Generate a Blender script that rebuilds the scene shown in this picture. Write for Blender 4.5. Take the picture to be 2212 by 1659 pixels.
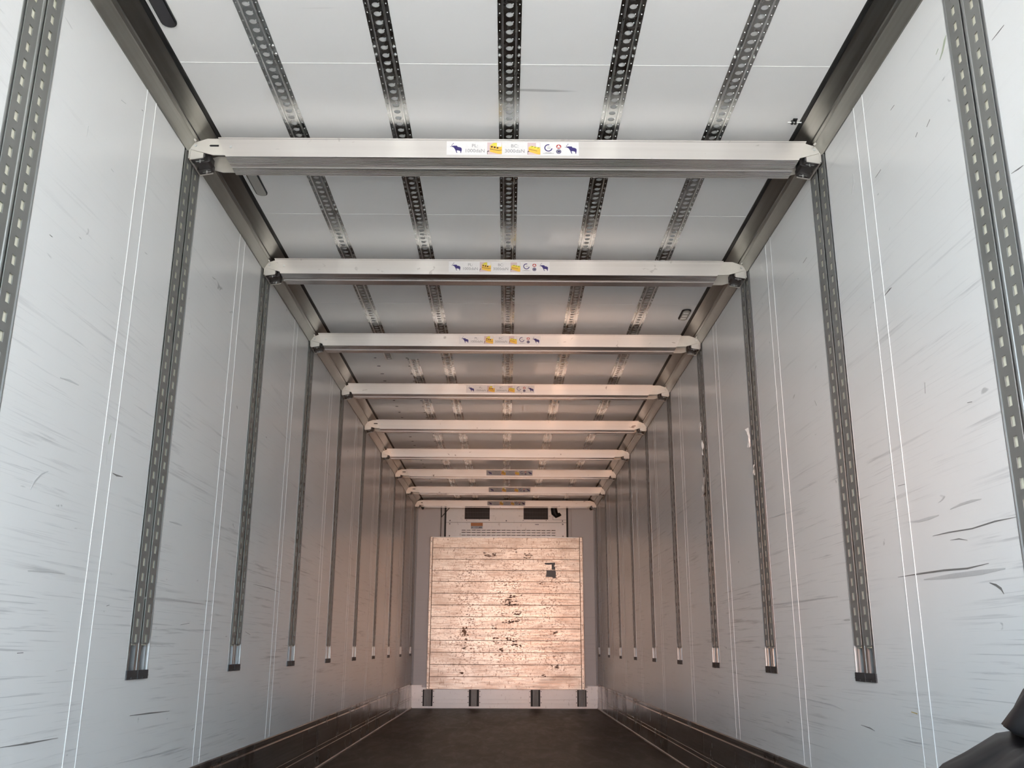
import bpy, bmesh, math, random
from mathutils import Vector, Matrix
random.seed(7)
for o in list(bpy.data.objects):
    bpy.data.objects.remove(o)
SC = bpy.context.scene
COL = SC.collection
PI = math.pi

# ------------------------------------------------------------------ camera
CAM_X, CAM_Z = 0.01166, 0.76334
F_PX, PITCH, YAW, ROLL = 2009.28, 0.276324, 0.005328, 0.003977
cam_d = bpy.data.cameras.new('camera')
cam = bpy.data.objects.new('camera', cam_d)
COL.objects.link(cam)
cam_d.sensor_fit = 'HORIZONTAL'
cam_d.sensor_width = 36.0
cam_d.lens = 36.0 * F_PX / 2212.0
cam_d.clip_start = 0.05
cam_d.clip_end = 400
fwd = Vector((math.sin(YAW) * math.cos(PITCH), math.cos(YAW) * math.cos(PITCH), math.sin(PITCH)))
rgt0 = Vector((math.cos(YAW), -math.sin(YAW), 0))
up0 = rgt0.cross(fwd)
rgt = rgt0 * math.cos(ROLL) + up0 * math.sin(ROLL)
upv = up0 * math.cos(ROLL) - rgt0 * math.sin(ROLL)
R3 = Matrix((rgt, upv, -fwd)).transposed()
cam.matrix_world = Matrix.Translation((CAM_X, 0, CAM_Z)) @ R3.to_4x4()
SC.camera = cam

# ------------------------------------------------------------------ light
SKY_STRENGTH, SUN_STRENGTH, TORCH_POWER, EXPOSURE = 4.7, 22.5, 370.0, 1.17
world = bpy.data.worlds.new('sky')
SC.world = world
world.use_nodes = True
bg = world.node_tree.nodes['Background']
bg.inputs['Color'].default_value = (0.64, 0.82, 1.0, 1)
bg.inputs['Strength'].default_value = SKY_STRENGTH
sun_d = bpy.data.lights.new('sun', 'SUN')
sun_d.energy = SUN_STRENGTH
sun_d.color = (1.0, 0.89, 0.76)
sun_d.angle = math.radians(3)
sun = bpy.data.objects.new('sun', sun_d)
COL.objects.link(sun)
sun.rotation_euler = Vector((0.35, -0.45, -0.9)).to_track_quat('-Z', 'Y').to_euler()   # shines over the roof onto the yard behind the trailer
torch_d = bpy.data.lights.new('warm_work_lamp', 'SPOT')
torch_d.energy = TORCH_POWER
torch_d.color = (1.0, 0.46, 0.22)
torch_d.spot_size = math.radians(36)
torch_d.spot_blend = 1.0
torch_d.shadow_soft_size = 0.10
torch = bpy.data.objects.new('warm_work_lamp', torch_d)
COL.objects.link(torch)
torch.location = (0.646, -0.30, 1.20)
torch.rotation_euler = (Vector((0.02, 12.7, 1.40)) - torch.location).to_track_quat('-Z', 'Y').to_euler()
vs = SC.view_settings
vs.view_transform = 'Standard'
vs.look = 'None'
vs.gamma = 1.0
vs.use_curve_mapping = False
vs.exposure = EXPOSURE

# ------------------------------------------------------------------ dimensions
W2 = 1.23            # half width between the wall faces
H = 2.70             # ceiling
Y_REAR = -1.00       # open rear doorway
Y_FRONT = 12.84      # front wall face
STEP = 1.16103
RAIL0 = 2.12239
RAILS = [RAIL0 + STEP * i for i in range(10)]
RAIL_W = 0.190
RAIL_Z0, RAIL_Z1 = 0.657, 2.603
SEAM0 = 2.789 + 0.06          # centre of the wall joint strip after rail 0
ORD = ['first', 'second', 'third', 'fourth', 'fifth', 'sixth', 'seventh', 'eighth', 'ninth', 'tenth']

# ------------------------------------------------------------------ helpers
class MB:
    def __init__(self):
        self.v, self.f, self.m = [], [], []
    def add(self, verts, faces, mi=0):
        b = len(self.v)
        self.v += [tuple(p) for p in verts]
        self.f += [tuple(b + i for i in f) for f in faces]
        self.m += [mi] * len(faces)
    def box(self, a, b, mi=0):
        x0, y0, z0 = a
        x1, y1, z1 = b
        self.add([(x0, y0, z0), (x1, y0, z0), (x1, y1, z0), (x0, y1, z0), (x0, y0, z1), (x1, y0, z1), (x1, y1, z1), (x0, y1, z1)],
                 [(0, 3, 2, 1), (4, 5, 6, 7), (0, 1, 5, 4), (1, 2, 6, 5), (2, 3, 7, 6), (3, 0, 4, 7)], mi)
    def prism(self, poly, fn, t0, t1, mi=0, caps=True):
        n = len(poly)
        vs_ = [fn(p, t0) for p in poly] + [fn(p, t1) for p in poly]
        fs = [(i, (i + 1) % n, n + (i + 1) % n, n + i) for i in range(n)]
        if caps:
            fs += [tuple(range(n))[::-1], tuple(range(n, 2 * n))]
        self.add(vs_, fs, mi)
    def cyl(self, c, r, axis, h, n=10, mi=0, r2=None):
        ax = Vector(axis).normalized()
        e1 = ax.orthogonal().normalized()
        e2 = ax.cross(e1)
        r2 = r if r2 is None else r2
        c = Vector(c)
        a = [c + e1 * r * math.cos(2 * PI * i / n) + e2 * r * math.sin(2 * PI * i / n) for i in range(n)]
        b = [c + ax * h + e1 * r2 * math.cos(2 * PI * i / n) + e2 * r2 * math.sin(2 * PI * i / n) for i in range(n)]
        self.add(a + b, [(i, (i + 1) % n, n + (i + 1) % n, n + i) for i in range(n)] + [tuple(range(n))[::-1], tuple(range(n, 2 * n))], mi)
    def tube(self, pts, r, n=8, mi=0):
        pts = [Vector(p) for p in pts]
        rings = []
        for i, p in enumerate(pts):
            d = (pts[min(i + 1, len(pts) - 1)] - pts[max(i - 1, 0)]).normalized()
            e1 = d.cross(Vector((0.31, 0.52, 0.79))).normalized()
            e2 = d.cross(e1)
            rr = r[i] if isinstance(r, (list, tuple)) else r
            rings.append([p + e1 * rr * math.cos(2 * PI * k / n) + e2 * rr * math.sin(2 * PI * k / n) for k in range(n)])
        vv = [q for ring in rings for q in ring]
        ff = []
        for i in range(len(pts) - 1):
            for k in range(n):
                a, b = i * n + k, i * n + (k + 1) % n
                ff.append((a, b, b + n, a + n))
        ff += [tuple(range(n))[::-1], tuple(range((len(pts) - 1) * n, len(pts) * n))]
        self.add(vv, ff, mi)
    def mesh(self, name, mats, bevel=0, smooth=False):
        me = bpy.data.meshes.new(name)
        me.from_pydata(self.v, [], self.f)
        if not isinstance(mats, (list, tuple)):
            mats = [mats]
        for m in mats:
            me.materials.append(m)
        for p, mi in zip(me.polygons, self.m):
            p.material_index = mi
        bm = bmesh.new()
        bm.from_mesh(me)
        bmesh.ops.recalc_face_normals(bm, faces=bm.faces)
        if bevel:
            bmesh.ops.bevel(bm, geom=list(bm.edges), offset=bevel, segments=1, affect='EDGES', profile=0.5)
        bm.to_mesh(me)
        bm.free()
        if smooth:
            for p in me.polygons:
                p.use_smooth = True
        return me
    def build(self, name, mats, parent=None, bevel=0, smooth=False, loc=None):
        return link(name, self.mesh(name, mats, bevel, smooth), parent, loc)

def link(name, me, parent=None, loc=None, rz=0.0):
    o = bpy.data.objects.new(name, me)
    COL.objects.link(o)
    if parent:
        o.parent = parent
    if loc is not None:
        o.location = loc
    if rz:
        o.rotation_euler = (0, 0, rz)
    return o
def empty(name, loc=(0, 0, 0), rz=0.0):
    o = bpy.data.objects.new(name, None)
    COL.objects.link(o)
    o.location = loc
    o.rotation_euler = (0, 0, rz)
    o.empty_display_size = 0.05
    return o
def tag(o, label, cat, group=None):
    o['label'] = label
    o['category'] = cat
    if group:
        o['group'] = group
    return o
def struct(o, label, cat):
    o['kind'] = 'structure'
    return tag(o, label, cat)
def XZ(p, t): return (p[0], t, p[1])        # profile in x,z swept along y
def YZ(p, t): return (t, p[0], p[1])        # profile in y,z swept along x
def XY(p, t): return (p[0], p[1], t)

# ------------------------------------------------------------------ materials
MATS = {}
class NT:
    def __init__(self, name):
        self.mat = bpy.data.materials.new(name)
        self.mat.use_nodes = True
        self.t = self.mat.node_tree
        self.b = self.t.nodes['Principled BSDF']
        g = self.t.nodes.new('ShaderNodeNewGeometry')
        self.pos = g.outputs['Position']
        MATS[name] = self.mat
    def map(self, scale, loc=(0, 0, 0), src=None):
        n = self.t.nodes.new('ShaderNodeMapping')
        n.inputs['Scale'].default_value = scale
        n.inputs['Location'].default_value = loc
        self.t.links.new(src or self.pos, n.inputs['Vector'])
        return n.outputs[0]
    def obj(self):
        return self.t.nodes.new('ShaderNodeTexCoord').outputs['Object']
    def noise(self, vec, scale=1, detail=4, rough=0.55, dist=0.0):
        n = self.t.nodes.new('ShaderNodeTexNoise')
        n.inputs['Scale'].default_value = scale
        n.inputs['Detail'].default_value = detail
        n.inputs['Roughness'].default_value = rough
        n.inputs['Distortion'].default_value = dist
        self.t.links.new(vec, n.inputs['Vector'])
        return n.outputs['Fac']
    def voro(self, vec, scale=1, feature='F1', out='Distance', rnd=1.0):
        n = self.t.nodes.new('ShaderNodeTexVoronoi')
        n.feature = feature
        n.inputs['Scale'].default_value = scale
        n.inputs['Randomness'].default_value = rnd
        self.t.links.new(vec, n.inputs['Vector'])
        return n.outputs[out]
    def ramp(self, fac, a, b, ca=0.0, cb=1.0):
        n = self.t.nodes.new('ShaderNodeMapRange')
        n.inputs['From Min'].default_value = a
        n.inputs['From Max'].default_value = b
        n.inputs['To Min'].default_value = ca
        n.inputs['To Max'].default_value = cb
        self.t.links.new(fac, n.inputs['Value'])
        return n.outputs[0]
    def math(self, op, a, b):
        n = self.t.nodes.new('ShaderNodeMath')
        n.operation = op
        for i, v in enumerate((a, b)):
            if isinstance(v, (int, float)):
                n.inputs[i].default_value = v
            else:
                self.t.links.new(v, n.inputs[i])
        return n.outputs[0]
    def mix(self, fac, a, b):
        n = self.t.nodes.new('ShaderNodeMix')
        n.data_type = 'RGBA'
        for k, v in ((0, fac), (6, a), (7, b)):
            if isinstance(v, (int, float)):
                n.inputs[k].default_value = v
            elif isinstance(v, tuple):
                n.inputs[k].default_value = v + (1,) if len(v) == 3 else v
            else:
                self.t.links.new(v, n.inputs[k])
        return n.outputs[2]
    def sep(self, vec=None):
        n = self.t.nodes.new('ShaderNodeSeparateXYZ')
        self.t.links.new(vec or self.pos, n.inputs[0])
        return n.outputs
    def bump(self, h, strength=0.2, dist=0.01):
        n = self.t.nodes.new('ShaderNodeBump')
        n.inputs['Strength'].default_value = strength
        n.inputs['Distance'].default_value = dist
        self.t.links.new(h, n.inputs['Height'])
        self.t.links.new(n.outputs[0], self.b.inputs['Normal'])
    def set(self, **kw):
        names = dict(color='Base Color', metal='Metallic', rough='Roughness', spec='Specular IOR Level', coat='Coat Weight', coatr='Coat Roughness', trans='Transmission Weight', ior='IOR')
        for k, v in kw.items():
            s = self.b.inputs[names[k]]
            if isinstance(v, (int, float)):
                s.default_value = v
            elif isinstance(v, tuple):
                s.default_value = v + (1,) if len(v) == 3 else v
            else:
                self.t.links.new(v, s)
        return self.mat

def plain(name, color, rough=0.5, metal=0.0, var=0.08, scale=30.0):
    """single colour with a fine uneven tone"""
    n = NT(name)
    f = n.noise(n.map((scale, scale, scale)), 1, 3)
    dark = tuple(c * (1 - var) for c in color)
    lite = tuple(min(1, c * (1 + var)) for c in color)
    return n.set(color=n.mix(f, dark, lite), rough=rough, metal=metal)

def wall_mat(name, base, streak_amt, rough, seed):
    n = NT(name)
    tone = n.noise(n.map((1, 0.9, 1.3), (seed, 0, 0)), 1, 3)
    c = n.mix(n.ramp(tone, 0.3, 0.7), tuple(k * 0.97 for k in base), tuple(min(1, k * 1.02) for k in base))
    # long rubbing streaks left by pallets, lying along the trailer
    s1 = n.noise(n.map((1, 1.5, 55), (0, seed, 0)), 1, 6, 0.62, 0.35)
    where = n.noise(n.map((1, 1.3, 2.2), (seed * 2, 3, 1)), 1, 3)
    z = n.sep()[2]
    band = n.math('MULTIPLY', n.ramp(z, 0.25, 0.7), n.ramp(z, 2.2, 1.3))
    k = n.math('MULTIPLY', n.ramp(s1, 0.57, 0.68), n.math('MULTIPLY', n.ramp(where, 0.38, 0.60), n.ramp(band, 0, 1, 0.25, 1.0)))
    c = n.mix(n.math('MULTIPLY', k, streak_amt), c, (0.34, 0.33, 0.33))
    s2 = n.noise(n.map((1, 2.2, 170), (2, seed, 5)), 1, 3, 0.55, 0.4)
    c = n.mix(n.math('MULTIPLY', n.math('MULTIPLY', n.ramp(s2, 0.60, 0.68), n.math('MULTIPLY', n.ramp(where, 0.36, 0.58), n.ramp(z, 1.9, 0.9, 0.12, 1.0))), streak_amt * 0.75), c, (0.34, 0.33, 0.33))
    # short dark nicks
    nk = n.noise(n.map((1, 9, 26), (4, seed, 2)), 1, 2, 0.5, 0.6)
    c = n.mix(n.math('MULTIPLY', n.ramp(nk, 0.74, 0.78), 0.40), c, (0.13, 0.12, 0.115))
    return n.set(color=c, rough=rough, spec=0.5)
wall_mat('wall_paint', (0.825, 0.81, 0.79), 0.50, 0.27, 3.1)
wall_mat('ceiling_paint', (0.87, 0.855, 0.845), 0.18, 0.30, 8.4)
wall_mat('front_paint', (0.68, 0.65, 0.635), 0.3, 0.42, 5.7)
plain('bead_white', (0.87, 0.86, 0.84), 0.35)
plain('rubber_black', (0.006, 0.006, 0.006), 0.55, var=0.3)
plain('plastic_dark', (0.045, 0.045, 0.047), 0.5, var=0.25)
plain('cream_core', (0.80, 0.76, 0.62), 0.8, var=0.12, scale=60)
plain('shell_grey', (0.45, 0.45, 0.45), 0.6)
plain('yard_concrete', (0.44, 0.425, 0.40), 0.85, var=0.2, scale=2)

def metal_mat(name, color, rough, stretch, dirt, dirt_col=(0.06, 0.055, 0.05), metal=1.0, scale=1.0):
    n = NT(name)
    a = n.noise(n.map(tuple(s * scale for s in stretch)), 1, 5, 0.6)
    b = n.noise(n.map((3 * scale, 3 * scale, 3 * scale), (2, 5, 1)), 1, 4)
    c = n.mix(n.ramp(a, 0.3, 0.7), tuple(k * 0.86 for k in color), tuple(min(1, k * 1.08) for k in color))
    c = n.mix(n.math('MULTIPLY', n.ramp(b, 0.5, 0.75), dirt), c, dirt_col)
    return n.set(color=c, rough=n.ramp(a, 0.3, 0.7, rough - 0.06, rough + 0.08), metal=metal)
metal_mat('cove_aluminium', (0.29, 0.283, 0.26), 0.36, (70, 0.7, 70), 0.2)
metal_mat('rail_steel', (0.26, 0.255, 0.24), 0.42, (8, 8, 3), 0.25, metal=0.35)
metal_mat('bright_aluminium', (0.66, 0.66, 0.65), 0.38, (40, 40, 2), 0.1)
metal_mat('rail_lip', (0.52, 0.52, 0.51), 0.45, (40, 40, 2), 0.15, metal=0.85)
metal_mat('galvanised', (0.42, 0.43, 0.425), 0.25, (16, 12, 16), 0.3)
metal_mat('galvanised_ridge', (0.68, 0.69, 0.68), 0.30, (16, 6, 16), 0.15)
metal_mat('bracket_steel', (0.64, 0.60, 0.55), 0.42, (6, 6, 6), 0.12, metal=0.55)
metal_mat('dark_steel', (0.12, 0.11, 0.11), 0.42, (9, 9, 9), 0.3, metal=0.8)

n = NT('beam_aluminium')
a = n.noise(n.map((0.9, 60, 60)), 1, 4)
c = n.mix(a, (0.60, 0.555, 0.52), (0.70, 0.655, 0.62))
mk = n.noise(n.map((14, 9, 22), (1, 7, 3)), 1, 2, 0.5, 1.0)
far = n.ramp(n.sep()[1], 4.0, 7.5)                      # the beams next to the bulkhead are the most battered
c = n.mix(n.math('MULTIPLY', n.ramp(mk, 0.70, 0.74), n.ramp(far, 0, 1, 0.25, 0.8)), c, (0.17, 0.12, 0.10))
n.set(color=c, rough=0.42, metal=0.75)
metal_mat('beam_extrusion', (0.66, 0.65, 0.645), 0.22, (0.9, 60, 60), 0.1)

n = NT('kick_aluminium')
a = n.noise(n.map((1, 1.4, 90)), 1, 5, 0.65)
b = n.noise(n.map((1, 3.0, 2.0), (3, 0, 0)), 1, 5, 0.6)
c = n.mix(n.ramp(a, 0.35, 0.7), (0.13, 0.13, 0.13), (0.25, 0.246, 0.238))
c = n.mix(n.math('MULTIPLY', n.ramp(b, 0.52, 0.66), 0.7), c, (0.025, 0.022, 0.02))
end = n.ramp(n.sep()[1], 10.2, 12.2)                     # rubbed bare where the freight meets the bulkhead
c = n.mix(n.math('MULTIPLY', n.math('MULTIPLY', end, n.ramp(n.noise(n.map((1, 6, 1.5), (0, 4, 0)), 1, 4), 0.4, 0.55)), n.ramp(n.sep()[2], 0.10, 0.16)), c, (0.60, 0.55, 0.52))
n.set(color=c, rough=n.ramp(b, 0.3, 0.7, 0.16, 0.34), metal=0.7)

n = NT('floor_phenolic')
a = n.noise(n.map((1.6, 0.8, 1)), 1, 5, 0.6, 0.3)
b = n.noise(n.map((10, 2.5, 1), (3, 1, 0)), 1, 5, 0.7, 0.8)
c = n.mix(n.ramp(a, 0.35, 0.65), (0.060, 0.052, 0.045), (0.115, 0.099, 0.083))
c = n.mix(n.math('MULTIPLY', n.ramp(b, 0.55, 0.75), 0.5), c, (0.15, 0.135, 0.115))
n.bump(n.noise(n.map((60, 60, 60)), 1, 3), 0.25, 0.004)
n.set(color=c, rough=n.ramp(b, 0.3, 0.7, 0.42, 0.58), spec=0.35)

n = NT('plank_aluminium')
g = n.noise(n.map((2.2, 1, 42)), 1, 5, 0.65)
c = n.mix(n.ramp(g, 0.3, 0.7), (0.42, 0.34, 0.27), (0.62, 0.53, 0.44))
x_, y_, z_ = n.sep()
# chips and gouges where pallet corners hit, thick in three upright zones
cols_ = [n.ramp(n.math('ABSOLUTE', n.math('SUBTRACT', x_, c0), 0), w0, w0 * 0.25) for c0, w0 in ((-0.50, 0.30), (0.05, 0.34), (0.62, 0.26))]
zone = n.math('MAXIMUM', n.math('MAXIMUM', cols_[0], cols_[1]), cols_[2])
zone = n.math('MULTIPLY', n.math('ADD', n.math('MULTIPLY', zone, 0.70), 0.30), n.math('MULTIPLY', n.ramp(z_, 0.35, 0.60), n.ramp(z_, 2.15, 1.60, 0.3, 1.0)))
ch = n.noise(n.map((38, 1, 62), (0, 0, 5)), 1, 2, 0.5, 0.5)
c = n.mix(n.math('MULTIPLY', n.ramp(ch, 0.568, 0.600), zone), c, (0.085, 0.052, 0.038))
ch2 = n.noise(n.map((60, 1, 20), (7, 0, 2)), 1, 2, 0.5, 0.8)
c = n.mix(n.math('MULTIPLY', n.ramp(ch2, 0.62, 0.66), 0.85), c, (0.15, 0.095, 0.07))
lin = n.noise(n.map((5, 1, 120), (2, 0, 8)), 1, 3, 0.6)
c = n.mix(n.math('MULTIPLY', n.ramp(lin, 0.50, 0.62), 0.75), c, (0.28, 0.19, 0.14))
st = n.noise(n.map((2.4, 1, 5), (5, 0, 1)), 1, 4)
c = n.mix(n.math('MULTIPLY', n.ramp(st, 0.44, 0.70), 0.80), c, (0.30, 0.215, 0.16))
n.bump(n.noise(n.map((7, 1, 9)), 1, 4), 0.22, 0.012)
n.set(color=c, rough=n.ramp(g, 0.3, 0.7, 0.30, 0.42), metal=0.72)

n = NT('unit_white')
a = n.noise(n.map((5, 5, 5)), 1, 5)
s = n.noise(n.map((40, 1, 14), (2, 0, 0)), 1, 3)
c = n.mix(a, (0.68, 0.635, 0.59), (0.76, 0.715, 0.67))
c = n.mix(n.math('MULTIPLY', n.ramp(s, 0.64, 0.72), 0.4), c, (0.30, 0.22, 0.17))
n.set(color=c, rough=0.32, metal=0.15)

n = NT('tarpaulin')
a = n.noise(n.map((22, 22, 22)), 1, 5, 0.6, 0.6)
n.bump(n.noise(n.map((7, 7, 7), (3, 1, 0)), 1, 2, 0.5, 0.4), 0.35, 0.02)
n.set(color=n.mix(a, (0.009, 0.009, 0.010), (0.014, 0.014, 0.016)), rough=0.44, spec=0.35)

for nm, col_, ro in (('sticker_white', (0.74, 0.705, 0.695), 0.35), ('sticker_grey', (0.42, 0.43, 0.45), 0.35), ('print_navy', (0.030, 0.018, 0.13), 0.4), ('print_grey', (0.27, 0.255, 0.255), 0.5),
                     ('print_yellow', (0.80, 0.47, 0.07), 0.4), ('print_lime', (0.72, 0.62, 0.07), 0.4), ('print_black', (0.05, 0.02, 0.01), 0.4), ('print_red', (0.46, 0.07, 0.06), 0.4),
                     ('print_pink', (0.62, 0.47, 0.47), 0.4), ('print_orange', (0.55, 0.19, 0.035), 0.4), ('tape_black', (0.03, 0.020, 0.018), 0.4), ('scuff_dark', (0.20, 0.19, 0.18), 0.5),
                     ('scuff_green', (0.40, 0.43, 0.32), 0.5), ('scuff_ochre', (0.55, 0.42, 0.16), 0.6), ('tape_clear', (0.80, 0.78, 0.75), 0.2), ('lens_dark', (0.008, 0.006, 0.012), 0.12), ('lens_grey', (0.40, 0.38, 0.35), 0.25),
                     ('rust_brown', (0.34, 0.19, 0.11), 0.6), ('gouge_brown', (0.20, 0.12, 0.085), 0.6), ('interior_dark', (0.035, 0.030, 0.028), 0.7), ('scuff_grey', (0.54, 0.53, 0.52), 0.4)):
    plain(nm, col_, ro, var=0.05, scale=90)
M = MATS

# ------------------------------------------------------------------ yard behind the trailer
yd = MB()
yd.box((-40, -60, -1.35), (40, 30, -1.25))
struct(yd.build('ground_slab', M['yard_concrete']), 'grey concrete yard on which the trailer stands', 'ground')

# ------------------------------------------------------------------ floor
fl = MB()
fl.box((-1.30, Y_REAR, -0.14), (1.30, 12.95, 0.0))
struct(fl.build('floor', M['floor_phenolic']), 'dark scuffed trailer floor running to the bulkhead', 'floor')

# ------------------------------------------------------------------ side walls: outer shell, sheet panels notched for the rails, joint strips
seams = [SEAM0 + STEP * k for k in range(-2, 9)]          # centres of joint strips
for sgn, side in ((-1, 'left'), (1, 'right')):
    mb = MB()
    x0, x1 = sorted((sgn * (W2 + 0.045), sgn * (W2 + 0.10)))
    mb.box((x0, Y_REAR, -0.14), (x1, 12.95, 2.86))
    who = 'beside the black tarpaulin' if sgn > 0 else 'opposite the black tarpaulin'
    wall = struct(mb.build('wall_' + side, M['shell_grey']), 'pale scuffed trailer side wall ' + who, 'wall')
    edges = [Y_REAR] + seams + [Y_FRONT]
    for i in range(len(edges) - 1):
        ya = edges[i] + (0.040 if i else 0)
        yb = edges[i + 1] - (0.040 if i < len(edges) - 2 else 0)
        poly = [(ya, 0.0), (yb, 0.0), (yb, H + 0.02)]
        rr = [r for r in RAILS if ya < r < yb]
        for r in sorted(rr, reverse=True):
            a, b = r + RAIL_W / 2, r - RAIL_W / 2
            poly += [(a, H + 0.02), (a, RAIL_Z0), (b, RAIL_Z0), (b, H + 0.02)]
        poly += [(ya, H + 0.02)]
        mb = MB()
        mb.prism(poly, YZ, sgn * W2, sgn * (W2 + 0.044))
        mb.build('panel', M['wall_paint'], wall)
    for s in seams:
        mb = MB()
        xa, xb = sorted((sgn * (W2 - 0.0005), sgn * (W2 + 0.044)))
        mb.box((xa, s - 0.0395, 0), (xb, s + 0.0395, H + 0.02))
        js = mb.build('joint_strip', M['wall_paint'], wall)
        for e in (-1, 1):
            mb = MB()
            mb.prism([(0, -0.0024), (0.0012, -0.0014), (0.0012, 0.0014), (0, 0.0024)], lambda p, t, e=e: (sgn * (W2 - 0.0004 - p[0]), s + e * 0.041 + p[1], t), 0.312, 2.605)
            mb.build('sealant_bead', M['bead_white'], js)

# ------------------------------------------------------------------ ceiling with panels and light joints
mb = MB()
mb.box((-1.34, Y_REAR, H + 0.05), (1.34, 12.95, H + 0.16))
ceil = struct(mb.build('ceiling', M['shell_grey']), 'pale panelled trailer ceiling above the aluminium beams', 'ceiling')
cj = [2.789 + STEP * k for k in range(-2, 9)]
ce = [Y_REAR] + cj + [Y_FRONT]
for i in range(len(ce) - 1):
    mb = MB()
    mb.box((-1.28, ce[i] + 0.001, H), (1.28, ce[i + 1] - 0.001, H + 0.05))
    mb.build('panel', M['ceiling_paint'], ceil)
for y in cj:
    mb = MB()
    mb.prism([(y - 0.0028, H), (y - 0.002, H - 0.0008), (y + 0.002, H - 0.0008), (y + 0.0028, H)], YZ, -1.12, 1.12)
    mb.build('sealant_bead', M['bead_white'], ceil)
# riveted repair sheets on one side of the roof
for k in range(5):
    ya = 5.72 + k * STEP
    yb = min(ya + STEP - 0.01, 11.3)
    mb = MB()
    mb.box((-0.925, ya, H - 0.0022), (-0.600, yb, H))
    rp = mb.build('repair_sheet', M['ceiling_paint'], ceil)
    mr = MB()
    for j in range(6):
        y = ya + 0.06 + j * 0.195
        if y < yb:
            for x in (-0.908, -0.688):
                mr.box((x - 0.014 * random.uniform(0.4, 1), y - 0.004, H - 0.0045), (x + 0.014 * random.uniform(0.4, 1), y + 0.004, H - 0.0020))
    mr.build('rivet_row', M['plastic_dark'], rp)['kind'] = 'stuff'

# ------------------------------------------------------------------ coved aluminium corner profiles and black seals
for i, (sgn, side) in enumerate(((-1, 'left'), (1, 'right'))):
    who = 'beside the black tarpaulin' if sgn > 0 else 'opposite the black tarpaulin'
    inner = [(1.2300, 2.603), (1.2255, 2.603), (1.2235, 2.606), (1.1985, 2.6440), (1.1965, 2.6480), (1.1915, 2.6530), (1.1895, 2.6550), (1.1880, 2.6620)]
    for k in range(1, 8):
        a = k / 7.0
        inner.append((1.1880 - 0.050 * a, 2.662 + 0.0365 * a))
    inner += [(1.138, 2.6995), (1.2300, 2.6995)]
    mb = MB()
    mb.prism([(sgn * x, z) for x, z in inner], XZ, Y_REAR, Y_FRONT)
    t = struct(mb.build('trim_%d' % (i + 1), M['cove_aluminium']), 'coved aluminium profile between ceiling and wall ' + who, 'trim')
    mb = MB()
    mb.prism([(sgn * x, z) for x, z in ((1.1385, 2.6999), (1.1385, 2.6955), (1.134, 2.694), (1.125, 2.6965), (1.1220, 2.6999))], XZ, Y_REAR, Y_FRONT)
    mb.build('black_seal', M['rubber_black'], t)

# ------------------------------------------------------------------ kick plates along the walls
prof = [(0, 0.306), (0.005, 0.306), (0.009, 0.302), (0.009, 0.286), (0.005, 0.282), (0.005, 0.274), (0.010, 0.268), (0.012, 0.146), (0.008, 0.143), (0.008, 0.138), (0.012, 0.135),
        (0.012, 0.120), (0.008, 0.117), (0.008, 0.112), (0.013, 0.108), (0.016, 0.028), (0.019, 0.0), (0, 0.0)]
for sgn, side in ((-1, 'left'), (1, 'right')):
    who = 'beside the black tarpaulin' if sgn > 0 else 'opposite the black tarpaulin'
    mb = MB()
    mb.prism([(sgn * (W2 - a), z) for a, z in ((0.015, 0.016), (0.022, 0.016), (0.026, 0.012), (0.026, 0.0001), (0.015, 0.0001))], XZ, Y_REAR, 12.78)
    base = struct(mb.build('baseboard_' + side, M['bright_aluminium']), 'dark worn metal kick plate along the wall ' + who, 'kick plate')
    ys = [Y_REAR] + [1.39 + 2.32 * k for k in range(5)] + [12.83]
    for a, b in zip(ys[:-1], ys[1:]):
        mb = MB()
        mb.prism([(sgn * (W2 - 0.0006 - p[0]), p[1] + 0.0001) for p in prof], XZ, a + 0.002, b - 0.002)
        mb.build('kick_plate', M['kick_aluminium'], base)

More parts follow.
